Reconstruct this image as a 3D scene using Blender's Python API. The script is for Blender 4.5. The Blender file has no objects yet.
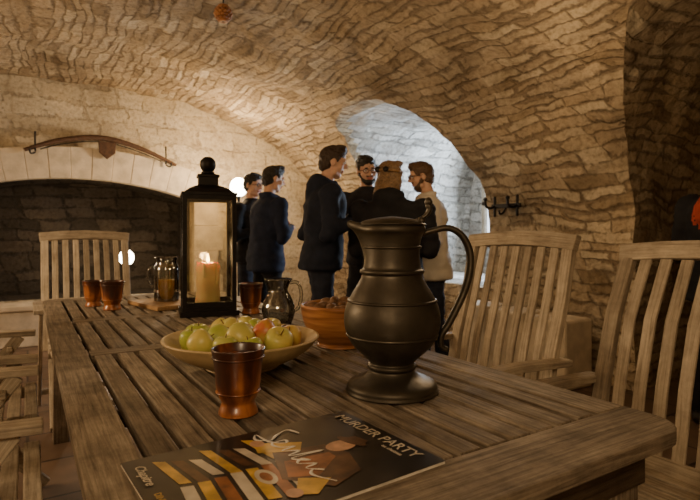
import bpy, bmesh, math, random
from math import sin, cos, pi, radians, sqrt
from mathutils import Vector, Matrix, noise, kdtree
random.seed(7)
SC = bpy.context.scene
COL = SC.collection

# ------------------------------------------------------------------ materials
def nt_new(name):
    m = bpy.data.materials.new(name); m.use_nodes = True
    nt = m.node_tree
    b = nt.nodes['Principled BSDF']
    return m, nt, b
def N(nt, t, **kw):
    n = nt.nodes.new(t)
    for k, v in kw.items(): setattr(n, k, v)
    return n
def L(nt, a, b): nt.links.new(a, b)
def ramp(nt, fac, stops, interp='LINEAR'):
    r = N(nt, 'ShaderNodeValToRGB'); r.color_ramp.interpolation = interp
    els = r.color_ramp.elements
    while len(els) > 1: els.remove(els[-1])
    els[0].position = stops[0][0]; els[0].color = (*stops[0][1], 1)
    for p, c in stops[1:]:
        e = els.new(p); e.color = (*c, 1)
    L(nt, fac, r.inputs[0]); return r.outputs[0]
def math_n(nt, op, a, b=None, clamp=False):
    n = N(nt, 'ShaderNodeMath', operation=op); n.use_clamp = clamp
    for i, v in enumerate((a, b)):
        if v is None: continue
        if isinstance(v, (int, float)): n.inputs[i].default_value = v
        else: L(nt, v, n.inputs[i])
    return n.outputs[0]
def mixc(nt, fac, a, b, mode='MIX'):
    n = N(nt, 'ShaderNodeMix', data_type='RGBA', blend_type=mode)
    for i, v in ((0, fac), (6, a), (7, b)):
        if isinstance(v, (int, float)): n.inputs[i].default_value = v
        elif isinstance(v, tuple): n.inputs[i].default_value = (*v, 1)
        else: L(nt, v, n.inputs[i])
    return n.outputs[2]

def simple(name, col, rough=0.6, metal=0.0, nscale=40, var=0.25, bump=0.0, bdist=0.002, coat=0, sss=0, spec=None):
    m, nt, b = nt_new(name)
    tc = N(nt, 'ShaderNodeTexCoord')
    no = N(nt, 'ShaderNodeTexNoise'); no.inputs['Scale'].default_value = nscale; no.inputs['Detail'].default_value = 5
    L(nt, tc.outputs['Object'], no.inputs['Vector'])
    lo = tuple(c * (1 - var) for c in col); hi = tuple(min(1, c * (1 + var)) for c in col)
    L(nt, ramp(nt, no.outputs['Fac'], [(0.3, lo), (0.7, hi)]), b.inputs['Base Color'])
    b.inputs['Roughness'].default_value = rough; b.inputs['Metallic'].default_value = metal
    if coat: b.inputs['Coat Weight'].default_value = coat; b.inputs['Coat Roughness'].default_value = 0.08
    if spec is not None: b.inputs['Specular IOR Level'].default_value = spec
    if sss:
        b.inputs['Subsurface Weight'].default_value = sss; b.inputs['Subsurface Scale'].default_value = 0.02
    if bump:
        bp = N(nt, 'ShaderNodeBump'); bp.inputs['Strength'].default_value = bump; bp.inputs['Distance'].default_value = bdist
        L(nt, no.outputs['Fac'], bp.inputs['Height']); L(nt, bp.outputs[0], b.inputs['Normal'])
    return m

def coursed(name, su, sv, cols, mortar, edge=0.16, warp=.10, rough_w=.012, bd=.02, cellh=.5, stain=1.0, patch=0.0):
    """coursed rubble: random-length stones in wavy rows of varying height"""
    m, nt, b = nt_new(name)
    uv = N(nt, 'ShaderNodeUVMap'); uv.uv_map = 'UVMap'
    def warpv(vec, scale, amt, det=3, asp=(1, 1, 1)):
        mp = N(nt, 'ShaderNodeMapping'); mp.inputs['Scale'].default_value = asp; L(nt, vec, mp.inputs['Vector'])
        n1 = N(nt, 'ShaderNodeTexNoise'); n1.inputs['Scale'].default_value = scale; n1.inputs['Detail'].default_value = det
        L(nt, mp.outputs[0], n1.inputs['Vector'])
        s = N(nt, 'ShaderNodeVectorMath', operation='SUBTRACT'); L(nt, n1.outputs['Color'], s.inputs[0]); s.inputs[1].default_value = (.5, .5, .5)
        sc = N(nt, 'ShaderNodeVectorMath', operation='SCALE'); L(nt, s.outputs[0], sc.inputs[0]); sc.inputs['Scale'].default_value = amt
        ad = N(nt, 'ShaderNodeVectorMath', operation='ADD'); L(nt, vec, ad.inputs[0]); L(nt, sc.outputs[0], ad.inputs[1]); return ad.outputs[0]
    v0 = warpv(uv.outputs[0], 1.0, warp * 2.2, 1); v0 = warpv(v0, 2.2, .15, 1, (.35, 2.0, 1)); v0 = warpv(v0, 14, rough_w * 2, 4)
    sp = N(nt, 'ShaderNodeSeparateXYZ'); L(nt, v0, sp.inputs[0])
    vv = math_n(nt, 'MULTIPLY', sp.outputs[1], sv); row = math_n(nt, 'FLOOR', vv); fr = math_n(nt, 'FRACT', vv)
    rd = math_n(nt, 'MINIMUM', fr, math_n(nt, 'SUBTRACT', 1, fr))
    wv = math_n(nt, 'ADD', math_n(nt, 'MULTIPLY', sp.outputs[0], su), math_n(nt, 'MULTIPLY', row, 37.31))
    wv = math_n(nt, 'ADD', wv, math_n(nt, 'MULTIPLY', fr, .10))
    v1 = N(nt, 'ShaderNodeTexVoronoi', feature='DISTANCE_TO_EDGE', voronoi_dimensions='1D'); v2 = N(nt, 'ShaderNodeTexVoronoi', feature='F1', voronoi_dimensions='1D')
    for v in (v1, v2): v.inputs['Scale'].default_value = 1; v.inputs['Randomness'].default_value = 1.0; L(nt, wv, v.inputs['W'])
    ed = math_n(nt, 'MINIMUM', rd, math_n(nt, 'MULTIPLY', v1.outputs['Distance'], sv / su))
    sep = N(nt, 'ShaderNodeSeparateColor'); L(nt, v2.outputs['Color'], sep.inputs[0])
    n2 = N(nt, 'ShaderNodeTexNoise'); n2.inputs['Scale'].default_value = 24; n2.inputs['Detail'].default_value = 9; n2.inputs['Roughness'].default_value = .72
    L(nt, uv.outputs[0], n2.inputs['Vector'])
    n3 = N(nt, 'ShaderNodeTexNoise'); n3.inputs['Scale'].default_value = 1.1; n3.inputs['Detail'].default_value = 7; n3.inputs['Roughness'].default_value = .6
    L(nt, uv.outputs[0], n3.inputs['Vector'])
    cell = ramp(nt, sep.outputs[0], [(i / (len(cols) - 1), c) for i, c in enumerate(cols)])
    n4 = N(nt, 'ShaderNodeTexNoise'); n4.inputs['Scale'].default_value = 3.8; n4.inputs['Detail'].default_value = 5; L(nt, uv.outputs[0], n4.inputs['Vector'])
    ee = math_n(nt, 'ADD', ed, math_n(nt, 'MULTIPLY', math_n(nt, 'SUBTRACT', n2.outputs['Fac'], .5), .5))
    ee = math_n(nt, 'ADD', ee, math_n(nt, 'MULTIPLY', math_n(nt, 'SUBTRACT', n4.outputs['Fac'], .5), .95))
    mr = N(nt, 'ShaderNodeMapRange', interpolation_type='SMOOTHSTEP'); L(nt, ee, mr.inputs[0]); mr.inputs[1].default_value = -.06; mr.inputs[2].default_value = edge
    mfac = mr.outputs[0]
    c1 = mixc(nt, mfac, mortar, cell)
    a = 1 - .38 * stain
    st = ramp(nt, n3.outputs['Fac'], [(.34, (a, a * .93, a * .84)), (.5, (1, 1, 1)), (.68, (1.2, 1.16, 1.08))])
    c2 = mixc(nt, 1.0, c1, st, 'MULTIPLY')
    fine = ramp(nt, n2.outputs['Fac'], [(.33, (.52, .47, .42)), (.5, (.95, .95, .95)), (.68, (1.2, 1.2, 1.2))])
    c3 = mixc(nt, .85, c2, fine, 'MULTIPLY')
    L(nt, c3, b.inputs['Base Color']); b.inputs['Roughness'].default_value = .92; b.inputs['Specular IOR Level'].default_value = .2
    h = math_n(nt, 'ADD', math_n(nt, 'MULTIPLY', mfac, .6), math_n(nt, 'MULTIPLY', sep.outputs[1], cellh))
    h = math_n(nt, 'ADD', h, math_n(nt, 'MULTIPLY', n2.outputs['Fac'], 1.1))
    h = math_n(nt, 'ADD', h, math_n(nt, 'MULTIPLY', n4.outputs['Fac'], 1.3))
    bp = N(nt, 'ShaderNodeBump'); bp.inputs['Strength'].default_value = 1; bp.inputs['Distance'].default_value = bd
    L(nt, h, bp.inputs['Height']); L(nt, bp.outputs[0], b.inputs['Normal'])
    return m

def wood(name, dark, mid, light, rough=.6, su=5, sv=120, bd=.0012, lo=.72):
    m, nt, b = nt_new(name)
    uv = N(nt, 'ShaderNodeUVMap'); uv.uv_map = 'UVMap'
    mp = N(nt, 'ShaderNodeMapping'); mp.inputs['Scale'].default_value = (su, sv, 1); L(nt, uv.outputs[0], mp.inputs['Vector'])
    n1 = N(nt, 'ShaderNodeTexNoise'); n1.inputs['Scale'].default_value = 1; n1.inputs['Detail'].default_value = 8; n1.inputs['Roughness'].default_value = .7
    n1.inputs['Distortion'].default_value = .4
    L(nt, mp.outputs[0], n1.inputs['Vector'])
    n2 = N(nt, 'ShaderNodeTexNoise'); n2.inputs['Scale'].default_value = 9; n2.inputs['Detail'].default_value = 6; n2.inputs['Roughness'].default_value = .7; L(nt, uv.outputs[0], n2.inputs['Vector'])
    n3 = N(nt, 'ShaderNodeTexNoise'); n3.inputs['Scale'].default_value = .8; n3.inputs['Detail'].default_value = 1; L(nt, uv.outputs[0], n3.inputs['Vector'])
    c = ramp(nt, n1.outputs['Fac'], [(.30, dark), (.46, mid), (.68, light)])
    v = ramp(nt, n2.outputs['Fac'], [(.35, (lo, lo * .97, lo * .94)), (.62, (1.12, 1.12, 1.1))])
    v3 = ramp(nt, n3.outputs['Fac'], [(.35, (.72, .70, .68)), (.65, (1.2, 1.2, 1.2))])
    L(nt, mixc(nt, 1.0, mixc(nt, 1.0, c, v, 'MULTIPLY'), v3, 'MULTIPLY'), b.inputs['Base Color'])
    rr = N(nt, 'ShaderNodeMapRange'); L(nt, n2.outputs['Fac'], rr.inputs[0]); rr.inputs[3].default_value = rough + .15; rr.inputs[4].default_value = rough - .12
    L(nt, rr.outputs[0], b.inputs['Roughness']); b.inputs['Specular IOR Level'].default_value = .4
    bp = N(nt, 'ShaderNodeBump'); bp.inputs['Distance'].default_value = bd; L(nt, n1.outputs['Fac'], bp.inputs['Height']); L(nt, bp.outputs[0], b.inputs['Normal'])
    return m

def glass_thin(name, tint=(1, 1, 1), rough=.03, gl=.12, fr=.6):
    m, nt, b = nt_new(name); nt.nodes.remove(b)
    out = [n for n in nt.nodes if n.type == 'OUTPUT_MATERIAL'][0]
    tr = N(nt, 'ShaderNodeBsdfTransparent'); tr.inputs[0].default_value = (*tint, 1)
    g = N(nt, 'ShaderNodeBsdfGlossy'); g.inputs['Roughness'].default_value = rough
    lw = N(nt, 'ShaderNodeLayerWeight'); lw.inputs[0].default_value = .35
    f = math_n(nt, 'ADD', math_n(nt, 'MULTIPLY', lw.outputs['Fresnel'], fr), gl * .4, True)
    mx = N(nt, 'ShaderNodeMixShader'); L(nt, f, mx.inputs[0]); L(nt, tr.outputs[0], mx.inputs[1]); L(nt, g.outputs[0], mx.inputs[2])
    L(nt, mx.outputs[0], out.inputs[0]); return m

def emis(name, col, st):
    m, nt, b = nt_new(name)
    b.inputs['Base Color'].default_value = (*col, 1); b.inputs['Emission Color'].default_value = (*col, 1); b.inputs['Emission Strength'].default_value = st
    return m

M_vault = coursed('stone_vault', 3.6, 12, [(.33, .25, .155), (.49, .385, .25), (.62, .52, .365), (.42, .325, .21), (.55, .44, .30), (.46, .36, .235)], (.33, .25, .16), edge=.20, bd=.030)
M_wall = coursed('stone_wall', 2.4, 5.0, [(.49, .41, .28), (.56, .48, .34), (.60, .52, .38), (.52, .44, .31)], (.48, .40, .28), edge=.09, warp=.05, bd=.012, cellh=.2)
M_alc = coursed('stone_alcove', 3.0, 8.5, [(.46, .45, .42), (.60, .59, .56), (.72, .71, .68), (.54, .53, .49)], (.44, .43, .40), edge=.16, warp=.08, bd=.03)
M_soot = coursed('stone_soot', 3, 7, [(.035, .028, .02), (.07, .055, .04), (.05, .04, .03)], (.03, .024, .017), bd=.015)
M_block = simple('stone_block', (.56, .47, .34), .9, nscale=9, var=.2, bump=.6, bdist=.012)
M_table = wood('teak_weathered', (.055, .042, .03), (.20, .162, .12), (.38, .325, .255), rough=.6, lo=.58)
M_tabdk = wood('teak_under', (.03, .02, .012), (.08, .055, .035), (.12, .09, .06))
M_chair = wood('teak_chair', (.19, .155, .115), (.42, .36, .275), (.60, .53, .42), rough=.65, lo=.72)
M_board = wood('board_wood', (.28, .16, .07), (.45, .28, .13), (.55, .36, .18), rough=.5)
M_iron = simple('black_iron', (.014, .012, .011), .5, .6, var=.4, bump=.3)
M_rust = simple('rusty_iron', (.09, .045, .022), .7, .3, var=.4, bump=.4)

def pewter():
    m, nt, b = nt_new('dark_pewter')
    tc = N(nt, 'ShaderNodeTexCoord'); no = N(nt, 'ShaderNodeTexNoise'); no.inputs['Scale'].default_value = 14; no.inputs['Detail'].default_value = 8
    L(nt, tc.outputs['Object'], no.inputs['Vector'])
    L(nt, ramp(nt, no.outputs['Fac'], [(.3, (.055, .047, .036)), (.7, (.115, .102, .082))]), b.inputs['Base Color'])
    b.inputs['Metallic'].default_value = .75
    L(nt, ramp(nt, no.outputs['Fac'], [(.3, (.56,) * 3), (.7, (.38,) * 3)]), b.inputs['Roughness'])
    bp = N(nt, 'ShaderNodeBump'); bp.inputs['Distance'].default_value = .003; bp.inputs['Strength'].default_value = .7
    L(nt, no.outputs['Fac'], bp.inputs['Height']); L(nt, bp.outputs[0], b.inputs['Normal']); return m
M_pewter = pewter()

def glaze():
    m, nt, b = nt_new('brown_glaze')
    tc = N(nt, 'ShaderNodeTexCoord'); mp = N(nt, 'ShaderNodeMapping'); mp.inputs['Scale'].default_value = (22, 22, 6)
    L(nt, tc.outputs['Object'], mp.inputs['Vector'])
    no = N(nt, 'ShaderNodeTexNoise'); no.inputs['Scale'].default_value = 1; no.inputs['Detail'].default_value = 4; L(nt, mp.outputs[0], no.inputs['Vector'])
    sp = N(nt, 'ShaderNodeSeparateXYZ'); L(nt, tc.outputs['Object'], sp.inputs[0])
    f = math_n(nt, 'ADD', no.outputs['Fac'], math_n(nt, 'MULTIPLY', math_n(nt, 'SUBTRACT', .07, sp.outputs[2]), 2.2))
    L(nt, ramp(nt, f, [(.38, (.045, .014, .008)), (.50, (.14, .038, .014)), (.62, (.42, .15, .04)), (.85, (.22, .065, .02))]), b.inputs['Base Color'])
    b.inputs['Roughness'].default_value = .35; b.inputs['Coat Weight'].default_value = .3; b.inputs['Coat Roughness'].default_value = .15; return m
M_glaze = glaze()
M_bowl = simple('pale_wood_bowl', (.54, .41, .22), .5, nscale=25, var=.15, bump=.1)
def turned():
    m, nt, b = nt_new('turned_wood')
    tc = N(nt, 'ShaderNodeTexCoord'); mp = N(nt, 'ShaderNodeMapping'); mp.inputs['Scale'].default_value = (6, 6, 70); L(nt, tc.outputs['Object'], mp.inputs['Vector'])
    no = N(nt, 'ShaderNodeTexNoise'); no.inputs['Scale'].default_value = 1; no.inputs['Detail'].default_value = 5; L(nt, mp.outputs[0], no.inputs['Vector'])
    L(nt, ramp(nt, no.outputs['Fac'], [(.3, (.17, .065, .022)), (.5, (.36, .15, .055)), (.7, (.5, .24, .09))]), b.inputs['Base Color'])
    b.inputs['Roughness'].default_value = .4; return m
M_turned = turned()
M_nut = simple('nuts', (.16, .08, .035), .6, nscale=60, var=.4, bump=.5)
def fruit(name, a, c):
    m, nt, b = nt_new(name)
    tc = N(nt, 'ShaderNodeTexCoord'); no = N(nt, 'ShaderNodeTexNoise'); no.inputs['Scale'].default_value = 16; no.inputs['Detail'].default_value = 3
    L(nt, tc.outputs['Object'], no.inputs['Vector'])
    L(nt, ramp(nt, no.outputs['Fac'], [(.38, a), (.62, c)]), b.inputs['Base Color']); b.inputs['Roughness'].default_value = .38; return m
M_fr = [fruit('apple_green', (.38, .48, .07), (.54, .56, .14)), fruit('apple_blush', (.55, .13, .05), (.64, .48, .14)), fruit('apple_yellow', (.68, .56, .15), (.58, .56, .14)), fruit('plum_dark', (.04, .012, .018), (.12, .025, .03))]
M_wax = simple('candle_wax', (.88, .72, .45), .5, nscale=12, var=.08, sss=.5)
M_flame = emis('flame', (1, .62, .2), 25)
M_glass = glass_thin('clear_glass', (.90, .92, .91), .04, .35, .9)
M_pane = glass_thin('lantern_glass', (.93, .9, .82), .08, .12)
M_juice = simple('amber_juice', (.75, .38, .05), .2, nscale=5, var=.1, sss=.3)
M_skin = simple('skin', (.60, .36, .25), .55, nscale=30, var=.08, sss=.15)
M_skin2 = simple('skin_tan', (.56, .33, .22), .55, nscale=30, var=.08, sss=.15)
M_lip = simple('lips', (.42, .16, .12), .5, var=.1)
M_eye = simple('eye_white', (.7, .68, .65), .2, var=.03)
M_iris = simple('iris', (.03, .02, .015), .2)
def hairm(n, c):
    return simple(n, c, .6, nscale=120, var=.6, bump=.9, bdist=.004)
M_hdark = hairm('hair_dark', (.014, .010, .007)); M_hbrown = hairm('hair_brown', (.085, .045, .022)); M_hmid = hairm('hair_mid', (.035, .02, .012)); M_hfair = hairm('hair_fair', (.17, .10, .045))
def cloth(n, c, r=.85, v=.25): return simple(n, c, r, nscale=14, var=v, bump=.35, bdist=.012, spec=.2)
M_navy = cloth('navy_cloth', (.014, .018, .032)); M_black = cloth('black_cloth', (.011, .011, .013)); M_white = cloth('white_jacket', (.56, .51, .42), v=.06); M_blue = cloth('dark_blue_cloth', (.016, .022, .045))
M_dk = cloth('charcoal_cloth', (.022, .021, .024)); M_jean = cloth('dark_jeans', (.02, .024, .038)); M_red = cloth('red_cloth', (.32, .045, .02)); M_shoe = simple('shoe_black', (.012, .01, .01), .4)
M_leather = simple('leather_band', (.22, .12, .04), .4)

# ------------------------------------------------------------------ geometry
class B:
    def __init__(s): s.V = []; s.F = []; s.M = []; s.S = []; s.U = []; s.mats = []
    def mi(s, m):
        if m not in s.mats: s.mats.append(m)
        return s.mats.index(m)
    def add(s, VF, mat, smooth=True, uv=None, T=None):
        V, F = VF[0], VF[1]; o = len(s.V); mi = s.mi(mat)
        s.V += [(T @ Vector(v)) if T is not None else Vector(v) for v in V]
        for k, f in enumerate(F):
            s.F.append([i + o for i in f]); s.M.append(mi); s.S.append(smooth)
            s.U.append(uv[k] if uv else [(V[i][0] * 1.0, V[i][2] + V[i][1]) for i in f])
    def obj(s, name, loc=(0, 0, 0), rz=0, bevel=0, parent=None, sharp=None):
        me = bpy.data.meshes.new(name); me.from_pydata([tuple(v) for v in s.V], [], s.F); 
        for m in s.mats: me.materials.append(m)
        me.polygons.foreach_set('material_index', s.M); me.polygons.foreach_set('use_smooth', s.S)
        ul = me.uv_layers.new(name='UVMap'); flat = []
        for u in s.U:
            for a in u: flat += [a[0], a[1]]
        ul.data.foreach_set('uv', flat); me.update()
        bm = bmesh.new(); bm.from_mesh(me); bmesh.ops.recalc_face_normals(bm, faces=bm.faces); bm.to_mesh(me); bm.free()
        o = bpy.data.objects.new(name, me); COL.objects.link(o); o.location = loc; o.rotation_euler = (0, 0, rz)
        if bevel:
            mod = o.modifiers.new('bev', 'BEVEL'); mod.width = bevel; mod.segments = 2; mod.limit_method = 'ANGLE'; mod.angle_limit = radians(50)
        if parent: o.parent = parent
        return o

def frame(d):
    d = Vector(d).normalized(); a = Vector((0, 0, 1)) if abs(d.z) < .9 else Vector((0, 1, 0))
    x = d.cross(a).normalized(); y = d.cross(x).normalized(); return d, x, y
def rings_mesh(rings, cap=True):
    V = []; F = []; n = len(rings[0])
    for r in rings: V += r
    for i in range(len(rings) - 1):
        for j in range(n):
            k = (j + 1) % n; F.append([i * n + j, i * n + k, (i + 1) * n + k, (i + 1) * n + j])
    if cap:
        F.append(list(range(n))[::-1]); F.append([(len(rings) - 1) * n + j for j in range(n)])
    return V, F
def capsule(p0, p1, r0, r1, seg=14, nr=6):
    p0 = Vector(p0); p1 = Vector(p1); d, x, y = frame(p1 - p0); rr = []
    def ring(c, r): return [c + x * (r * cos(2 * pi * j / seg)) + y * (r * sin(2 * pi * j / seg)) for j in range(seg)]
    for i in range(4): a = pi / 2 * (1 - (i + .3) / 4); rr.append(ring(p0 - d * r0 * sin(a), max(r0 * cos(a), 1e-4)))
    for i in range(nr + 1): t = i / nr; rr.append(ring(p0.lerp(p1, t), r0 + (r1 - r0) * t))
    for i in range(4): a = pi / 2 * (i + .7) / 4; rr.append(ring(p1 + d * r1 * sin(a), max(r1 * cos(a), 1e-4)))
    return rings_mesh(rr)
def ellipsoid(c, r, seg=20, nr=12, R=None):
    c = Vector(c); rr = []
    for i in range(nr + 1):
        a = -pi / 2 + pi * (i + (.08 if i == 0 else (-.08 if i == nr else 0))) / nr
        rg = [Vector((r[0] * cos(a) * cos(2 * pi * j / seg), r[1] * cos(a) * sin(2 * pi * j / seg), r[2] * sin(a))) for j in range(seg)]
        rr.append([c + (R @ v if R else v) for v in rg])
    return rings_mesh(rr)
def loft(secs, seg=28):
    out = []
    for i in range(len(secs) - 1):
        for k in range(4):
            t = k / 4; a, b = secs[i], secs[i + 1]
            out.append([a[q] + (b[q] - a[q]) * t for q in range(5)])
    out.append(list(secs[-1])); rr = []
    for s in out:
        rg = []
        for j in range(seg):
            a = 2 * pi * j / seg; ca, sa = cos(a), sin(a); e = .85
            rg.append(Vector((s[0] + s[3] * math.copysign(abs(ca) ** e, ca), s[1] + s[4] * math.copysign(abs(sa) ** e, sa), s[2])))
        rr.append(rg)
    return rings_mesh(rr)
def lathe(prof, seg=48, c=(0, 0, 0)):
    rr = [[Vector((c[0] + max(r, 1e-4) * cos(2 * pi * j / seg), c[1] + max(r, 1e-4) * sin(2 * pi * j / seg), c[2] + z)) for j in range(seg)] for r, z in prof]
    return rings_mesh(rr, cap=True)
def smoothprof(p, n=6):
    out = []
    for i in range(len(p) - 1):
        p0 = p[max(i - 1, 0)]; p1 = p[i]; p2 = p[i + 1]; p3 = p[min(i + 2, len(p) - 1)]
        for k in range(n):
            t = k / n; q = []
            for a in range(len(p1)):
                q.append(.5 * ((2 * p1[a]) + (-p0[a] + p2[a]) * t + (2 * p0[a] - 5 * p1[a] + 4 * p2[a] - p3[a]) * t * t + (-p0[a] + 3 * p1[a] - 3 * p2[a] + p3[a]) * t ** 3))
            out.append(tuple(q))
    out.append(tuple(p[-1])); return out
def tube(pts, radii, seg=12, flat=1.0, side=None):
    pts = [Vector(p) for p in pts]; rr = []
    for i, p in enumerate(pts):
        d = (pts[min(i + 1, len(pts) - 1)] - pts[max(i - 1, 0)]).normalized()
        s = Vector(side) if side else frame(d)[1]
        s = (s - d * s.dot(d)).normalized(); u = d.cross(s).normalized(); r = radii[i] if isinstance(radii, (list, tuple)) else radii
        rr.append([p + s * (r * cos(2 * pi * j / seg)) + u * (r * flat * sin(2 * pi * j / seg)) for j in range(seg)])
    return rings_mesh(rr)
def board(b, pts, w, t, wdir, mat):
    pts = [Vector(p) for p in pts]; rings = []; s = 0; ss = [0]
    for i in range(1, len(pts)): s += (pts[i] - pts[i - 1]).length; ss.append(s)
    for i, p in enumerate(pts):
        d = (pts[min(i + 1, len(pts) - 1)] - pts[max(i - 1, 0)]).normalized()
        W = Vector(wdir); W = (W - d * W.dot(d)).normalized(); T = d.cross(W).normalized()
        rings.append([p + W * (w / 2) + T * (t / 2), p - W * (w / 2) + T * (t / 2), p - W * (w / 2) - T * (t / 2), p + W * (w / 2) - T * (t / 2)])
    V, F = rings_mesh(rings); ro = random.random() * 37; rv = random.random() * 11
    vv = [0, w, w + t, 2 * w + t, 2 * w + 2 * t]; uv = []
    for i in range(len(rings) - 1):
        for j in range(4): uv.append([(ss[i] + ro, vv[j] + rv), (ss[i] + ro, vv[j + 1] + rv), (ss[i + 1] + ro, vv[j + 1] + rv), (ss[i + 1] + ro, vv[j] + rv)])
    for e in range(2): uv.append([(ro, rv), (ro + .005, rv + w), (ro + .01, rv + w), (ro + .01, rv)])
    b.add((V, F), mat, False, uv)
def box(b, lo, hi, mat, T=None):
    x0, y0, z0 = lo; x1, y1, z1 = hi
    V = [(x0, y0, z0), (x1, y0, z0), (x1, y1, z0), (x0, y1, z0), (x0, y0, z1), (x1, y0, z1), (x1, y1, z1), (x0, y1, z1)]
    b.add((V, [[3, 2, 1, 0], [4, 5, 6, 7], [0, 1, 5, 4], [1, 2, 6, 5], [2, 3, 7, 6], [3, 0, 4, 7]]), mat, False, None, T)

# ------------------------------------------------------------------ room
CX, HW, SPR, RISE, NE = .35, 3.3, .8, 2.0, 2.4
def se(hw, rise, spr, c, n, seg, zb):
    P = []
    for i in range(9): P.append((c - hw, zb + (spr - zb) * i / 9))
    for i in range(seg + 1):
        a = pi - pi * i / seg; ca, sa = cos(a), sin(a)
        P.append((c + hw * math.copysign(abs(ca) ** (2 / n), ca), spr + rise * abs(sa) ** (2 / n)))
    for i in range(9): P.append((c + hw, spr + (zb - spr) * (i + 1) / 9))
    return P
def prism(P, axis, a0, a1, n, jit, name, flip=0):
    me = bpy.data.meshes.new(name); V = []; m = len(P); arc = [0]
    for i in range(m): q = P[(i + 1) % m]; arc.append(arc[-1] + math.dist(P[i], q))
    for i in range(n + 1):
        a = a0 + (a1 - a0) * i / n
        for (h, z) in P:
            p = Vector((h, a, z)) if axis == 'Y' else Vector((a, h, z))
            if jit and z > -.01:
                d = noise.noise_vector(p * 1.1) * jit + noise.noise_vector(p * 4.3) * jit * .7 + noise.noise_vector(p * 9) * jit * .3
                if axis == 'Y': d.y = 0
                else: d.x = 0
                p = p + d
            V.append(p)
    F = []; U = []
    for i in range(n):
        u0 = a0 + (a1 - a0) * i / n; u1 = a0 + (a1 - a0) * (i + 1) / n
        for j in range(m):
            k = (j + 1) % m; F.append([i * m + j, i * m + k, (i + 1) * m + k, (i + 1) * m + j])
            U.append([(u0, arc[j]), (u0, arc[j + 1]), (u1, arc[j + 1]), (u1, arc[j])])
    F.append(list(range(m))[::-1]); U.append([P[j] for j in range(m)][::-1])
    F.append([n * m + j for j in range(m)]); U.append([P[j] for j in range(m)])
    me.from_pydata([tuple(v) for v in V], [], F); ul = me.uv_layers.new(name='UVMap')
    flat = []
    for u in U:
        for a in u: flat += [a[0], a[1]]
    ul.data.foreach_set('uv', flat)
    bm = bmesh.new(); bm.from_mesh(me); bmesh.ops.recalc_face_normals(bm, faces=bm.faces); bm.to_mesh(me); bm.free()
    o = bpy.data.objects.new(name, me); COL.objects.link(o); return o
YE = 6.5
main = prism(se(HW, RISE, SPR, CX, NE, 80, -.1), 'Y', -2.5, YE, 130, .055, 'void_main')
t1 = prism(se(.93, 1.22, 1.15, 4.33, 3.0, 40, .62), 'X', 1.6, 5.2, 44, .04, 'void_t1')
t2 = prism(se(1.45, 1.35, 1.2, .62, 2.5, 44, -.07), 'X', 1.7, 5.0, 40, .05, 'void_t2')
FX, FH, FZ0, FAP = .5, 1.2, .42, 1.73
R = (FH ** 2 + .2 ** 2) / (.4)
fp = [(FX - FH, FZ0)] + [(FX + FH * t, FAP - R + sqrt(R * R - (FH * t) ** 2)) for t in [-1 + i / 12 for i in range(25)]] + [(FX + FH, FZ0)]
fb = prism(fp, 'Y', 6.2, 7.1, 6, 0, 'void_fire')
for o in (t1, t2, fb):
    md = main.modifiers.new('u', 'BOOLEAN'); md.operation = 'UNION'; md.solver = 'EXACT'; md.object = o
dg = bpy.context.evaluated_depsgraph_get()
res = bpy.data.meshes.new_from_object(main.evaluated_get(dg))
for o in (main, t1, t2, fb): bpy.data.objects.remove(o)
res.materials.clear()
bm = bmesh.new(); bm.from_mesh(res); bmesh.ops.recalc_face_normals(bm, faces=bm.faces)
bmesh.ops.reverse_faces(bm, faces=bm.faces)
def outside(c):
    if c.x < 1.5: return False
    if c.z <= SPR: return c.x > CX + HW + .07
    return (abs(c.x - CX) / HW) ** NE + ((c.z - SPR) / RISE) ** NE > 1.095
def classify(f):
    c = f.calc_center_median()
    if c.z < -.02: return None
    if c.y > YE - .01: return 'wall_back'
    if c.y < -2.45: return 'wall_front'
    if c.y > 3.2 and c.x > 5.15: return 'wall_alcove'
    if c.x > CX + HW + .06: return 'wall_right'
    if c.z < SPR:
        return 'wall_right' if c.x > CX else 'wall_left'
    return 'ceiling'
groups = {}
for f in bm.faces: groups.setdefault(classify(f), []).append(f.index)
for nm in ('wall_back', 'wall_front', 'wall_right', 'wall_left', 'ceiling', 'wall_alcove'):
    b2 = bm.copy(); b2.faces.ensure_lookup_table(); keep = set(groups.get(nm, []))
    for f in b2.faces:
        cc = f.calc_center_median()
        f.material_index = 1 if (nm == 'wall_alcove' or (3.2 < cc.y < 5.5 and outside(cc)) or cc.y > YE + .015) else 0
        f.smooth = False
    bmesh.ops.delete(b2, geom=[f for f in b2.faces if f.index not in keep], context='FACES')
    me = bpy.data.meshes.new(nm); b2.to_mesh(me); b2.free()
    me.materials.append({'wall_back': M_wall, 'wall_front': M_wall}.get(nm, M_vault)); me.materials.append(M_alc if nm != 'wall_back' else M_soot)
    o = bpy.data.objects.new(nm, me); COL.objects.link(o)
bm.free()
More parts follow.
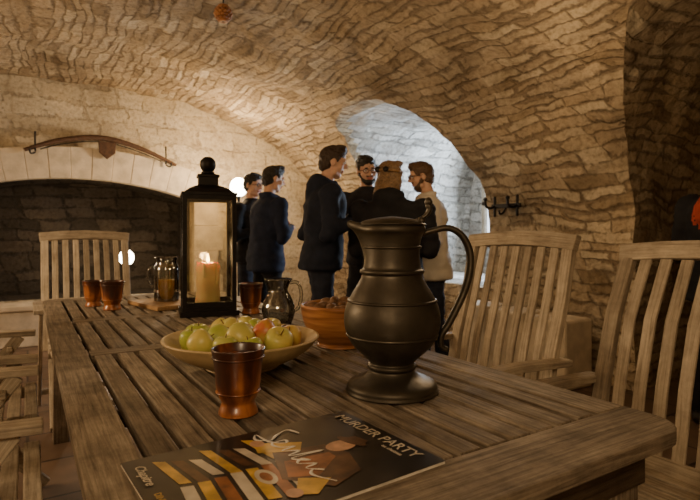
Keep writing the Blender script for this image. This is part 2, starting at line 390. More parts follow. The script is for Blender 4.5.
def floor_mat():
    m, nt, b = nt_new('floor_tiles')
    tc = N(nt, 'ShaderNodeTexCoord'); br = N(nt, 'ShaderNodeTexBrick'); L(nt, tc.outputs['Object'], br.inputs['Vector'])
    br.inputs['Scale'].default_value = 1; br.inputs['Brick Width'].default_value = .42; br.inputs['Row Height'].default_value = .42; br.inputs['Mortar Size'].default_value = .008
    br.inputs['Color1'].default_value = (.13, .08, .05, 1); br.inputs['Color2'].default_value = (.2, .13, .085, 1); br.inputs['Mortar'].default_value = (.05, .035, .025, 1)
    no = N(nt, 'ShaderNodeTexNoise'); no.inputs['Scale'].default_value = 6; no.inputs['Detail'].default_value = 6; L(nt, tc.outputs['Object'], no.inputs['Vector'])
    L(nt, mixc(nt, .8, br.outputs['Color'], ramp(nt, no.outputs['Fac'], [(.3, (.5, .5, .5)), (.7, (1, 1, 1))]), 'MULTIPLY'), b.inputs['Base Color'])
    b.inputs['Roughness'].default_value = .5
    bp = N(nt, 'ShaderNodeBump'); bp.inputs['Distance'].default_value = .006; L(nt, br.outputs['Fac'], bp.inputs['Height']); bp.invert = True; L(nt, bp.outputs[0], b.inputs['Normal']); return m
b = B(); box(b, (-3.1, -2.6, -.06), (5.1, 6.55, 0), floor_mat()); b.obj('floor')

# fireplace mantel
b = B(); na = 13; a_tot = math.asin(FH / R); zc = FAP - R
for i in range(na):
    a0 = -a_tot * 1.06 + 2 * a_tot * 1.06 * i / na + .0003; a1 = -a_tot * 1.06 + 2 * a_tot * 1.06 * (i + 1) / na - .0003
    h = .34 + random.uniform(-.006, .006); yf = 6.36 + random.uniform(-.004, .004)
    V = []
    for y in (yf, 6.488):
        for (a, r) in ((a0, R), (a1, R), (a1, R + h), (a0, R + h)): V.append((FX + r * sin(a), y, zc + r * cos(a)))
    b.add((V, [[0, 1, 2, 3], [7, 6, 5, 4], [0, 4, 5, 1], [1, 5, 6, 2], [2, 6, 7, 3], [3, 7, 4, 0]]), M_block, False)
for sx in (-1, 1):
    z = 0.0
    for k in range(5):
        h = (FAP - .2) / 5; xo = FX + sx * (FH + .02); w = .3 + (k % 2) * .06
        x0, x1 = sorted((xo, xo + sx * w)); box(b, (x0, 6.37, z + .003), (x1, 6.488, z + h), M_block); z += h
b.obj('fireplace_mantel', bevel=.005)
b = B(); box(b, (FX - FH, 6.05, 0), (FX + FH, 6.36, .36), M_block); box(b, (FX - FH - .0, 6.0, .36), (FX + FH, 6.36, .42), M_block); b.obj('hearth_bench', bevel=.015)
b = B(); y = 2.3
for k in range(3):
    box(b, (3.2, y, 0), (3.52, y + .36, .5 + .01 * k), M_block); y += .37
b.obj('stone_ledge', bevel=.02)

# ------------------------------------------------------------------ window in alcove
M_sky = emis('sky_pane', (.75, .86, 1), 2.5)
b = B()
box(b, (5.1, 3.85, 1.0), (5.11, 4.85, 2.05), M_sky)
for y in (3.83, 4.32, 4.85): box(b, (5.05, y - .025, .98), (5.12, y + .025, 2.08), M_chair)
for z in (1.0, 1.52, 2.06): box(b, (5.05, 3.82, z - .025), (5.12, 4.87, z + .025), M_chair)
b.obj('window_1')

# ------------------------------------------------------------------ table
TX0, TX1, TY0, TY1, TZ = .067, 1.046, .485, 3.30, .75
b = B(); th = .028
def bd(p0, p1, w, z=TZ - th / 2, t=th, wd=None, m=None):
    d = Vector(p1) - Vector(p0); wd = wd or ((1, 0, 0) if abs(d.y) > abs(d.x) else (0, 1, 0))
    board(b, [(*p0, z), (*p1, z)], w, t, wd, m or M_table)
fw = .085
bd((TX0 + fw / 2, TY0 + .13), (TX0 + fw / 2, TY1 - .1), fw); bd((TX1 - fw / 2, TY0 + .13), (TX1 - fw / 2, TY1 - .1), fw)
def endboard(y0, y1, near):
    pts = []; r = .07
    yo, yi = (y0, y1) if near else (y1, y0); s = 1 if near else -1
    for i in range(7): a = pi / 2 * i / 6; pts.append((TX0 + r - r * cos(a), yo + s * (r - r * sin(a))))
    for i in range(7): a = pi / 2 * i / 6; pts.append((TX1 - r + r * sin(a), yo + s * (r - r * cos(a))))
    pts.append((TX1, yi)); pts.append((TX0, yi)); n = len(pts)
    V = [(x, y, TZ) for x, y in pts] + [(x, y, TZ - th) for x, y in pts]
    F = [list(range(n)), [n + i for i in range(n)][::-1]] + [[i, (i + 1) % n, n + (i + 1) % n, n + i] for i in range(n)]
    b.add((V, F), M_table, False, [[(V[i][0], V[i][1] * 1.0 + V[i][2]) for i in f] for f in F])
endboard(TY0, TY0 + .128, True); endboard(TY1 - .098, TY1, False)
crs = [1.73, 2.42]; ys = [TY0 + .13] + [c for c in crs] + [TY1 - .1]
x0 = TX0 + fw + .006; x1 = TX1 - fw - .006
for c in crs: bd((x0, c), (x1, c), .075)
ns = 13; pitch = (x1 - x0) / ns
for k in range(3):
    ya = ys[k] + (.004 if k == 0 else .042); yb = ys[k + 1] - (.004 if k == 2 else .042)
    for i in range(ns):
        xc = x0 + pitch * (i + .5)
        bd((xc, ya), (xc, yb), pitch - .016, z=TZ - th / 2 - random.uniform(0, .0012))
for y in (.64, 1.2, 1.73, 2.08, 2.42, 2.85, 3.18): bd((TX0 + .06, y), (TX1 - .06, y), .05, z=TZ - th - .0125, t=.025, m=M_tabdk)
za = TZ - th - .045
for x in (TX0 + .05, TX1 - .05): board(b, [(x, TY0 + .08, za), (x, TY1 - .08, za)], .09, .025, (0, 0, 1), M_tabdk)
for y in (TY0 + .07, TY1 - .07): board(b, [(TX0 + .05, y, za), (TX1 - .05, y, za)], .09, .025, (0, 0, 1), M_tabdk)
for x in (TX0 + .085, TX1 - .085):
    for y in (TY0 + .11, TY1 - .11): board(b, [(x, y, 0), (x, y, TZ - th)], .075, .075, (1, 0, 0), M_table)
b.obj('dining_table', bevel=.0025)

# ------------------------------------------------------------------ chairs
def chair(loc, rz, tilt=0.0, sz=1.0):
    b = B()
    bk = [(-.17, .36), (-.205, .50), (-.245, .68), (-.30, .87), (-.37 - tilt, 1.065)]
    P = lambda x, i: (x, bk[i][0], bk[i][1])
    for s in (-1, 1):
        board(b, [P(s * .245, i) for i in range(5)], .045, .028, (1, 0, 0), M_chair)
        board(b, [(s * .285, -.27, .655), (s * .285, -.02, .665), (s * .285, .23, .655)], .055, .024, (1, 0, 0), M_chair)
        board(b, [(s * .275, .17, .645), (s * .275, -.30, 0)], .045, .022, (0, 1, 0), M_chair)
        board(b, [(s * .222, -.2, .42), (s * .222, .0, .30), (s * .222, .27, 0)], .045, .022, (0, 1, 0), M_chair)
        board(b, [(s * .215, -.2, .405), (s * .215, .235, .415)], .045, .022, (0, 0, 1), M_chair)
    top = [(-.275, -.372 - tilt, 1.075), (-.14, -.378 - tilt, 1.088), (0, -.38 - tilt, 1.093), (.14, -.378 - tilt, 1.088), (.275, -.372 - tilt, 1.075)]
    board(b, top, .06, .03, (0, -.3, 1), M_chair)
    board(b, [(-.225, -.195, .46), (.225, -.195, .46)], .05, .022, (0, -.3, 1), M_chair)
    for k in range(7):
        x = -.186 + k * .062
        board(b, [(x, -.197, .46), (x, -.24, .68), (x, -.292, .87), (x, -.368 - tilt, 1.06)], .036, .012, (1, 0, 0), M_chair)
    for k in range(8):
        y = -.16 + k * .053
        board(b, [(-.235, y, .435 + .004 * abs(k - 3.5) / 3), (.235, y, .435 + .004 * abs(k - 3.5) / 3)], .042, .016, (0, 1, 0), M_chair)
    board(b, [(-.275, -.235, .09), (.275, -.235, .09)], .035, .02, (0, 0, 1), M_chair)
    board(b, [(-.222, .2, .08), (.222, .2, .08)], .035, .02, (0, 0, 1), M_chair)
    board(b, [(-.285, .135, .6), (-.222, .135, .6)], .02, .02, (0, 0, 1), M_chair)
    b.V = [Vector((v.x, v.y, v.z * sz)) for v in b.V]
    zm = min(v.z for v in b.V); b.V = [v - Vector((0, 0, zm)) for v in b.V]
    return b.obj('garden_chair', loc, rz, bevel=.004)
chair((1.32, .74, 0), radians(90), .02, .955)
chair((1.34, 1.44, 0), radians(88), -.03, .985)
chair((-.2, 1.66, 0), radians(-90))
chair((-.2, 2.42, 0), radians(-90))
chair((.34, 3.62, 0), radians(180), .0)

# ------------------------------------------------------------------ flagon
b = B()
prof = smoothprof([(.0, .0), (.096, .0), (.102, .008), (.1, .018), (.088, .026), (.062, .036), (.050, .048), (.055, .054), (.055, .06), (.050, .066), (.064, .08), (.090, .105), (.105, .135), (.109, .162), (.105, .19), (.092, .218), (.077, .243), (.068, .262), (.0725, .267), (.0725, .273), (.065, .28), (.0625, .31), (.064, .335), (.069, .352), (.0755, .36), (.0755, .368), (.071, .374), (.067, .37), (.058, .34), (.056, .3), (.0, .29)], 4)
V, F = lathe(prof, 56)
V2 = []
for v in V:
    v = v.copy()
    if v.z > .30:
        t = min(1, (v.z - .30) / .07); a = math.atan2(v.y, -v.x); w = max(0, 1 - abs(a) / .62); r = math.hypot(v.x, v.y)
        if r > .03:
            k = 1 + .36 * t * w ** 1.3; v.x *= k; v.y *= (1 - .25 * t * w); v.z += .012 * t * w
    V2.append(v)
b.add((V2, F), M_pewter)
for z, r in ((.205, .0995), (.128, .1025), (.325, .0645)): b.add(lathe([(r - .006, z - .004), (r + .001, z - .003), (r + .0028, z), (r + .001, z + .003), (r - .006, z + .004)], 48), M_pewter)
hp = smoothprof([(.06, 0, .352), (.092, 0, .362), (.128, 0, .368), (.158, 0, .352), (.176, 0, .315), (.176, 0, .27), (.164, 0, .225), (.146, 0, .185), (.128, 0, .15), (.112, 0, .125), (.112, 0, .10), (.126, 0, .092)], 4)
rad = [.0085 + .004 * sin(pi * i / (len(hp) - 1)) for i in range(len(hp))]
b.add(tube(hp, rad, 12, .7, (0, 1, 0)), M_pewter)
b.add(lathe(smoothprof([(0, .374), (.071, .374), (.073, .379), (.06, .386), (.035, .391), (.012, .394), (0, .395)], 3), 40), M_pewter)
b.add(capsule((.066, -.012, .384), (.066, .012, .384), .0085, .0085), M_pewter)
b.add(tube(smoothprof([(.055, 0, .385), (.075, 0, .395), (.085, 0, .41), (.08, 0, .425)], 3), [.007, .007, .008, .008, .009, .010, .011, .012, .012, .008], 12, .6, (0, 1, 0)), M_pewter)
b.add(ellipsoid((.083, 0, .427), (.009, .016, .011)), M_pewter)
b.obj('pewter_flagon', (.703, .953, TZ), radians(-31.8))

# ------------------------------------------------------------------ cups, bowls
def cup(loc, name='ceramic_goblet', s=1.0):
    b = B(); p = smoothprof([(0, 0), (.035, 0), (.038, .004), (.037, .01), (.033, .02), (.033, .026), (.038, .036), (.043, .055), (.045, .08), (.048, .105), (.052, .125), (.0525, .128), (.05, .128), (.044, .105), (.04, .07), (.03, .035), (0, .03)], 4)
    b.add(lathe([(r * s, z * s) for r, z in p], 40), M_glaze)
    for z in (.045, .112): b.add(lathe([(.035 * s, (z - .002) * s), ((.0425 + (z - .045) * .11) * s, (z - .002) * s), ((.0445 + (z - .045) * .11) * s, z * s), ((.0425 + (z - .045) * .11) * s, (z + .002) * s), (.035 * s, (z + .002) * s)], 40), M_glaze)
    b.obj(name, loc, random.random() * 6)
cup((.354, .99, TZ + .0005)); cup((.28, 2.885, TZ + .0005), s=.98); cup((.343, 2.70, TZ + .0005), s=1.05); cup((.86, 2.24, TZ + .0005), s=1.05)
b = B()
b.add(lathe(smoothprof([(0, 0), (.09, 0), (.095, .006), (.13, .02), (.175, .045), (.203, .074), (.2065, .08), (.203, .082), (.197, .079), (.165, .05), (.12, .028), (.06, .018), (0, .016)], 4), 64), M_bowl)
b.obj('fruit_serving_bowl', (.491, 1.343, TZ))
apple_prof = smoothprof([(0, -.026), (.006, -.03), (.018, -.032), (.03, -.02), (.036, .003), (.032, .022), (.018, .031), (.006, .027), (0, .02)], 4)
b = B(); pl = []
for rad_, n_, z_ in ((.13, 11, .074), (.065, 5, .082), (.0, 1, .09)):
    for i in range(n_):
        a = 2 * pi * i / n_ + rad_ * 9 + random.uniform(-.08, .08); pl.append((rad_ * cos(a), rad_ * sin(a), z_ + random.uniform(-.006, .01)))
for i, (x, y, z) in enumerate(pl):
    s = random.uniform(.84, 1.05); R3 = Matrix.Translation((x, y, z)) @ Matrix.Rotation(random.random() * 6, 4, 'Z') @ Matrix.Rotation(random.uniform(-1.2, 1.2), 4, 'X') @ Matrix.Diagonal((s, s, s * random.uniform(.88, 1.05), 1))
    m = M_fr[[2, 2, 0, 0, 2, 0, 0, 2, 1, 3, 2, 0, 2, 0, 2, 1, 2][i % 17]]
    if m == M_fr[3]: R3 = R3 @ Matrix.Diagonal((.8, .8, 1, 1))
    b.add(lathe(apple_prof, 24), m, T=R3)
    b.add(capsule((0, 0, .02), (.004, 0, .04), .0016, .0013, 6), M_nut, T=R3)
b.obj('apples', (.491, 1.343, TZ))
b = B()
b.add(lathe(smoothprof([(0, 0), (.07, 0), (.075, .006), (.072, .012), (.1, .04), (.12, .08), (.128, .122), (.128, .13), (.122, .131), (.113, .085), (.09, .045), (.05, .025), (0, .02)], 4), 56), M_turned)
b.obj('wooden_bowl', (.855, 1.435, TZ))
b = B()
for i in range(30):
    a = random.random() * 6.28; r = .092 * sqrt(random.random()); R3 = Matrix.Rotation(random.random() * 3, 3, 'Z')
    b.add(ellipsoid((r * cos(a), r * sin(a), .12 + random.uniform(-.006, .025) * (1 - r / .12)), (.024, .017, .016), 12, 8, R3), M_nut)
b.add(capsule((-.03, .02, .135), (.10, -.09, .150), .006, .008), M_nut)
b.obj('walnuts', (.855, 1.435, TZ))

b = B(); board(b, [(0, -.18, .01), (0, .18, .01)], .25, .02, (1, 0, 0), M_board); b.obj('cutting_board', (.595, 2.72, TZ), radians(12), bevel=.005)
b = B()
b.add(lathe(smoothprof([(0, 0), (.055, 0), (.06, .006), (.062, .05), (.062, .15), (.058, .175), (.05, .19), (.05, .2), (.054, .215), (.056, .22), (.053, .22), (.047, .2), (.047, .188), (.055, .17), (.058, .145), (.058, .01), (0, .006)], 3), 40), M_glass)
b.add(lathe([(0, .008), (.054, .008), (.056, .03), (.056, .105), (0, .105)], 36), M_juice)
b.add(tube(smoothprof([(.058, 0, .17), (.085, 0, .17), (.095, 0, .13), (.085, 0, .08), (.06, 0, .07)], 5), .006, 10), M_glass)
b.obj('juice_jar', (.606, 2.76, TZ + .021), radians(150))
b = B()
b.add(lathe(smoothprof([(0, 0), (.045, 0), (.052, .008), (.063, .04), (.064, .07), (.052, .105), (.038, .13), (.037, .145), (.05, .175), (.052, .18), (.049, .179), (.034, .145), (.035, .128), (.049, .103), (.06, .07), (.059, .04), (.048, .01), (0, .007)], 4), 40), M_glass)
b.add(lathe(smoothprof([(0, .01), (.048, .012), (.057, .035), (.0585, .055), (0, .056)], 3), 36), glass_thin('water', (.75, .78, .80), .05, .5, .8))
b.add(tube(smoothprof([(.045, 0, .165), (.075, 0, .165), (.09, 0, .12), (.08, 0, .07), (.06, 0, .055)], 5), .007, 10), M_glass)
b.add(lathe([(.0495, .177), (.053, .177), (.0545, .18), (.053, .183), (.0495, .183)], 40), M_glass)
b.obj('glass_carafe', (.84, 1.89, TZ), radians(-25))

# ------------------------------------------------------------------ lantern
b = B(); h = .105; H = .53
box(b, (-.125, -.125, 0), (.125, .125, .022), M_iron); box(b, (-.115, -.115, .022), (.115, .115, .04), M_iron)
for sx in (-1, 1):
    for sy in (-1, 1): box(b, (sx * h - .009, sy * h - .009, .04), (sx * h + .009, sy * h + .009, H), M_iron)
for z in (.05, H - .01):
    for s in (-1, 1):
        box(b, (-h, s * h - .006, z - .01), (h, s * h + .006, z + .01), M_iron); box(b, (s * h - .006, -h, z - .01), (s * h + .006, h, z + .01), M_iron)
for s in (-1, 1):
    box(b, (-h, s * h - .0015, .05), (h, s * h + .0015, H), M_pane); box(b, (s * h - .0015, -h, .05), (s * h + .0015, h, H), M_pane)
box(b, (-.118, -.118, H), (.118, .118, H + .012), M_iron)
rr = []
for (w, z) in ((.108, H + .012), (.085, H + .03), (.055, H + .045), (.042, H + .05), (.042, H + .085), (.048, H + .087), (.048, H + .095), (.02, H + .105)):
    rr.append([Vector((x * w, y * w, z)) for x, y in ((-1, -1), (1, -1), (1, 1), (-1, 1))])
b.add(rings_mesh(rr), M_iron, False)
b.add(capsule((0, 0, H + .09), (0, 0, H + .12), .012, .01), M_iron); b.add(lathe(smoothprof([(.012, H + .112), (.026, H + .118), (.035, H + .14), (.032, H + .163), (.018, H + .178), (0, H + .182)], 4), 28), M_iron)
b.add(lathe([(0, H + .103), (.028, H + .103), (.03, H + .108), (.028, H + .113), (0, H + .113)], 24), M_iron)
b.obj('candle_lantern', (.70, 2.36, TZ), radians(-12))
b = B()
cp = smoothprof([(0, 0), (.052, 0), (.053, .05), (.052, .12), (.053, .17), (.05, .185), (.043, .188), (.036, .178), (.015, .17), (0, .169)], 4); V, F = lathe(cp, 36)
V = [Vector((v.x * (1 + .06 * noise.noise(v * 25)), v.y * (1 + .06 * noise.noise(v * 25 + Vector((5, 0, 0)))), v.z + (.018 * noise.noise(Vector((v.x * 30, v.y * 30, 1))) if v.z > .165 else 0))) for v in V]
b.add((V, F), M_wax)
for a, l in ((.4, .07), (2.2, .1), (4.1, .05), (5.2, .09)): b.add(capsule((.052 * cos(a), .052 * sin(a), .18), (.053 * cos(a), .053 * sin(a), .18 - l), .005, .007, 8), M_wax)
b.add(capsule((0, 0, .165), (.002, 0, .19), .0015, .0012, 6), M_iron)
b.add(lathe(smoothprof([(0, .186), (.006, .193), (.0075, .202), (.004, .217), (0, .23)], 3), 12), M_flame)
b.obj('pillar_candle', (.70, 2.36, TZ + .041))

# ------------------------------------------------------------------ magazine
mag = bpy.data.objects.new('magazine', None); COL.objects.link(mag); mag.location = (.333, .728, TZ); mag.rotation_euler = (0, 0, radians(-86.4))
W2, H2 = .14, .205
M_cov = simple('cover_black', (.026, .021, .017), .32, nscale=9, var=.7, coat=.25)
M_page = simple('paper', (.7, .66, .58), .6); M_gold = simple('cover_gold', (.62, .40, .08), .38, nscale=30, var=.4, coat=.2); M_brn = simple('cover_brown', (.30, .12, .045), .38, nscale=30, var=.6, coat=.2)
M_cr = simple('cover_cream', (.62, .56, .45), .38, nscale=30, var=.25, coat=.2); M_skc = simple('cover_skin', (.56, .33, .21), .38, nscale=50, var=.3, coat=.2)
M_dbr = simple('cover_darkbrown', (.11, .055, .026), .38, nscale=30, var=.7, coat=.2)
b = B(); box(b, (-W2 + .001, -H2 + .001, 0), (W2 - .001, H2 - .001, .004), M_page)
nx, ny = 14, 20; V = []; F = []
for j in range(ny + 1):
    for i in range(nx + 1): V.append((-W2 + 2 * W2 * i / nx, -H2 + 2 * H2 * j / ny, .0048))
for j in range(ny):
    for i in range(nx): a = j * (nx + 1) + i; F.append([a, a + 1, a + nx + 2, a + nx + 1])
b.add((V, F), M_cov); b.obj('pages', parent=mag)
def flat(pts, m, z, name):
    b = B(); b.add(([(x, y, z) for x, y in pts], [list(range(len(pts)))]), m, False); b.obj(name, parent=mag)
def circ(cx, cy, rx, ry, n=20, r=0): return [(cx + rx * cos(2 * pi * i / n) * cos(r) - ry * sin(2 * pi * i / n) * sin(r), cy + rx * cos(2 * pi * i / n) * sin(r) + ry * sin(2 * pi * i / n) * cos(r)) for i in range(n)]
Z = .0052
for i in range(7):
    y0 = -.165 + i * .024; xo = -.115 + .012 * (i % 3)
    flat([(xo, y0), (-.02 + .01 * (i % 2), y0 + .012), (-.015 + .01 * (i % 2), y0 + .028), (xo + .01, y0 + .017)], (M_gold, M_dbr, M_cr)[i % 3], Z + i * .00003, 'band')
    flat([(-.01, y0 + .01), (.09 + .01 * (i % 2), y0 - .002), (.095, y0 + .016), (-.005, y0 + .027)], (M_cr, M_gold, M_brn)[i % 3], Z + .0002 + i * .00003, 'band')
flat([(-.04, .0), (.05, -.03), (.11, .02), (.09, .08), (.03, .10), (-.02, .085)], M_dbr, Z + .0005, 'coat')
flat([(.0, .0), (.05, -.02), (.07, .02), (.03, .075), (.01, .075)], M_brn, Z + .0006, 'vest')
flat(circ(.0, .105, .020, .027), M_skc, Z + .0007, 'face'); flat(circ(-.004, .129, .030, .010, r=.3), M_dbr, Z + .0009, 'hat_brim'); flat([(-.022, .128), (.018, .138), (.012, .152), (-.018, .147)], M_dbr, Z + .00095, 'hat_crown')
flat([(-.09, -.01), (-.05, -.02), (-.02, .04), (-.05, .06)], M_gold, Z + .0006, 'sleeve'); flat(circ(-.085, -.005, .014, .012), M_skc, Z + .0008, 'hand_print')
flat([(.06, -.01), (.10, -.035), (.115, -.01), (.085, .03)], M_gold, Z + .0006, 'cuff'); flat(circ(.095, -.035, .013, .012), M_skc, Z + .0008, 'fist_print')
flat(circ(.03, -.045, .026, .014), M_cr, Z + .0007, 'plate_print'); flat(circ(.03, -.045, .015, .008), M_brn, Z + .0008, 'food_print')
def text(s, size, x, y, m, name, rz=0, shear=0):
    c = bpy.data.curves.new(name, 'FONT'); c.body = s; c.size = size; c.extrude = .0001; c.shear = shear; c.offset = .0002
    o = bpy.data.objects.new(name, c); COL.objects.link(o); o.location = (x, y, Z + .0012); o.rotation_euler = (0, 0, rz); c.materials.append(m); o.parent = mag
text('MURDER PARTY', .031, -.118, .170, M_cr, 'title'); text('au chateau', .011, .04, .157, M_cr, 'subtitle')
M_wh = simple('cover_white', (.8, .77, .7), .35, var=.05)
pts = smoothprof([(-.085, .045), (-.11, .035), (-.10, .01), (-.085, -.01), (-.10, -.03), (-.12, -.02), (-.08, -.015), (-.06, .005), (-.072, .01), (-.07, -.015), (-.05, -.012), (-.04, .01), (-.035, -.015), (-.02, .008), (-.012, -.015), (0, .04), (-.002, -.016), (.02, .005), (.008, -.003), (.02, -.017), (.035, .006), (.04, -.015), (.06, .005), (.05, -.008), (.065, -.018), (.1, 0)], 5)
b = B(); b.add(tube([(x, y + .03, Z + .0014) for x, y in pts], [.0019 + .0010 * sin(i * .7) for i in range(len(pts))], 8, .15), M_wh); b.obj('script_lettering', parent=mag)
text('Chapitre', .020, -.11, -.192, M_cr, 'line_1', shear=.3); text('DINER SPECTACLE', .013, -.01, -.19, M_gold, 'line_2')

# ------------------------------------------------------------------ wall decor
b = B(); yk = smoothprof([(-.03, 6.33, 1.99), (.3, 6.32, 2.12), (.7, 6.31, 2.18), (1.1, 6.32, 2.1), (1.5, 6.33, 1.94)], 8)
b.add(tube(yk, [.018 + .012 * sin(pi * i / (len(yk) - 1)) for i in range(len(yk))], 12), M_rust)
b.add(tube([(x, y - .01, z - .045) for x, y, z in yk[4:-4]], .006, 8), M_iron)
for q, s in ((yk[3], -1), (yk[-4], 1)):
    x, y, z = q; b.add(tube(smoothprof([(x, y, z + .16), (x, y - .01, z), (x, y - .02, z - .06), (x + s * .04, y - .05, z - .08), (x + s * .05, y - .06, z - .03)], 4), .009, 8), M_iron)
for x in (.15, 1.3): b.add(capsule((x, 6.36, 2.06 if x < 1 else 2.03), (x, 6.32, 2.06 if x < 1 else 2.03), .012, .012), M_iron)
V = [(.66, 6.33, 2.14), (.84, 6.33, 2.14), (.83, 6.33, 2.02), (.75, 6.33, 1.95), (.67, 6.33, 2.02)]; V += [(x, 6.29, z) for x, y, z in V]
b.add((V, [[0, 1, 2, 3, 4], [9, 8, 7, 6, 5]] + [[i, (i + 1) % 5, 5 + (i + 1) % 5, 5 + i] for i in range(5)]), M_rust, False)
b.obj('wooden_yoke', bevel=.004)
b = B(); bx = 3.53
box(b, (bx - .01, 2.97, 1.345), (bx + .012, 3.28, 1.38), M_iron)
for y in (3.0, 3.25):
    b.add(capsule((bx - .0, y, 1.28), (bx - .0, y, 1.44), .012, .012, 8), M_iron)
    b.add(tube(smoothprof([(bx, y, 1.36), (bx - .06, y, 1.345), (bx - .11, y, 1.36), (bx - .12, y, 1.41)], 4), .011, 8), M_iron)
    b.add(ellipsoid((bx - .12, y, 1.42), (.018, .018, .018), 12, 8), M_iron)
b.add(tube(smoothprof([(bx, 3.12, 1.35), (bx - .04, 3.12, 1.30), (bx - .08, 3.12, 1.29), (bx - .09, 3.12, 1.32)], 4), .009, 8), M_iron)
b.obj('iron_hook_bracket')
b = B(); 
for i in range(7):
    z = -.05 + i * .016; r = .05 * sin(pi * (i + 1.2) / 8.5)
    for j in range(10): a = 2 * pi * (j + .5 * (i % 2)) / 10; b.add(ellipsoid((r * cos(a), r * sin(a), z), (.016, .016, .012), 8, 6), M_turned)
b.add(ellipsoid((0, 0, 0), (.042, .042, .06)), M_rust); b.add(capsule((0, 0, .05), (0, 0, .13), .004, .004), M_iron)
b.obj('pinecone_pendant', (1.15, 3.52, 2.64))

M_bulb = emis('lamp_globe', (1, .9, .7), 25)
b = B(); b.add(ellipsoid((0, 0, .44), (.08, .08, .085), 28, 16), M_bulb); b.add(lathe(smoothprof([(0, 0), (.08, 0), (.08, .015), (.02, .03), (.014, .2), (.014, .33), (.03, .36), (0, .365)], 4), 24), M_iron); b.obj('table_lamp', (.93, 6.2, .421))
b = B(); b.add(ellipsoid((0, 0, 1.66), (.10, .10, .11), 28, 16), M_bulb); b.add(lathe(smoothprof([(0, 0), (.14, 0), (.14, .02), (.02, .04), (.015, .8), (.015, 1.5), (.04, 1.54), (0, 1.55)], 4), 24), M_iron); b.obj('floor_lamp', (2.06, 5.75, 0))

# ------------------------------------------------------------------ people
def remesh(prims, vox, sm=4):
    V = []; F = []; kd = kdtree.KDTree(sum(len(p[0][0]) for p in prims)); tags = []
    for (vf, tag) in prims:
        o = len(V); V += vf[0]; F += [[i + o for i in f] for f in vf[1]]; tags += [tag] * len(vf[0])
    for i, v in enumerate(V): kd.insert(v, i)
    kd.balance()
    me = bpy.data.meshes.new('t'); me.from_pydata([tuple(v) for v in V], [], F)
    bm = bmesh.new(); bm.from_mesh(me); bmesh.ops.recalc_face_normals(bm, faces=bm.faces); bm.to_mesh(me); bm.free()
    o = bpy.data.objects.new('t', me); COL.objects.link(o)
    m = o.modifiers.new('r', 'REMESH'); m.mode = 'VOXEL'; m.voxel_size = vox
    s = o.modifiers.new('s', 'SMOOTH'); s.iterations = sm; s.factor = .5
    dg = bpy.context.evaluated_depsgraph_get(); r = bpy.data.meshes.new_from_object(o.evaluated_get(dg))
    RV = [v.co.copy() for v in r.vertices]; RF = [list(p.vertices) for p in r.polygons]
    T = [tags[kd.find(p.center)[1]] for p in r.polygons]; C = [p.center.copy() for p in r.polygons]
    bpy.data.objects.remove(o); bpy.data.meshes.remove(r); return RV, RF, T, C
def hand(w, d, n, curl=.5, side=1):
    d = Vector(d).normalized(); n = Vector(n); n = (n - d * n.dot(d)).normalized(); s = d.cross(n).normalized() * side; w = Vector(w)
    R3 = Matrix((s, d, n)).transposed()
    P = [(ellipsoid(w + d * .045, (.041, .05, .0165), R=R3), 0), (capsule(w - d * .03, w + d * .02, .027, .026), 0)]
    for off, ln, k in ((.029, .072, 0), (.010, .08, 1), (-.010, .074, 2), (-.028, .058, 3)):
        p = w + d * (.083 - abs(off) * .2) + s * off; a = .15 + curl * .25; dirv = d
        for q, fr in enumerate((.45, .3, .25)):
            dirv = (d * cos(a) + n * sin(a)); p2 = p + dirv * ln * fr; P.append((capsule(p, p2, .0092 - q * .0008, .0086 - q * .0008, 10, 3), 0)); p = p2; a += curl * .9
    p = w + d * .022 + s * .03; q = p + (d * .6 + s * .7 + n * .3).normalized() * .04; P.append((capsule(p, q, .013, .0105, 10, 3), 0)); P.append((capsule(q, q + (d * .9 + s * .15 + n * .45).normalized() * .032, .0103, .0085, 10, 3), 0))
    return P
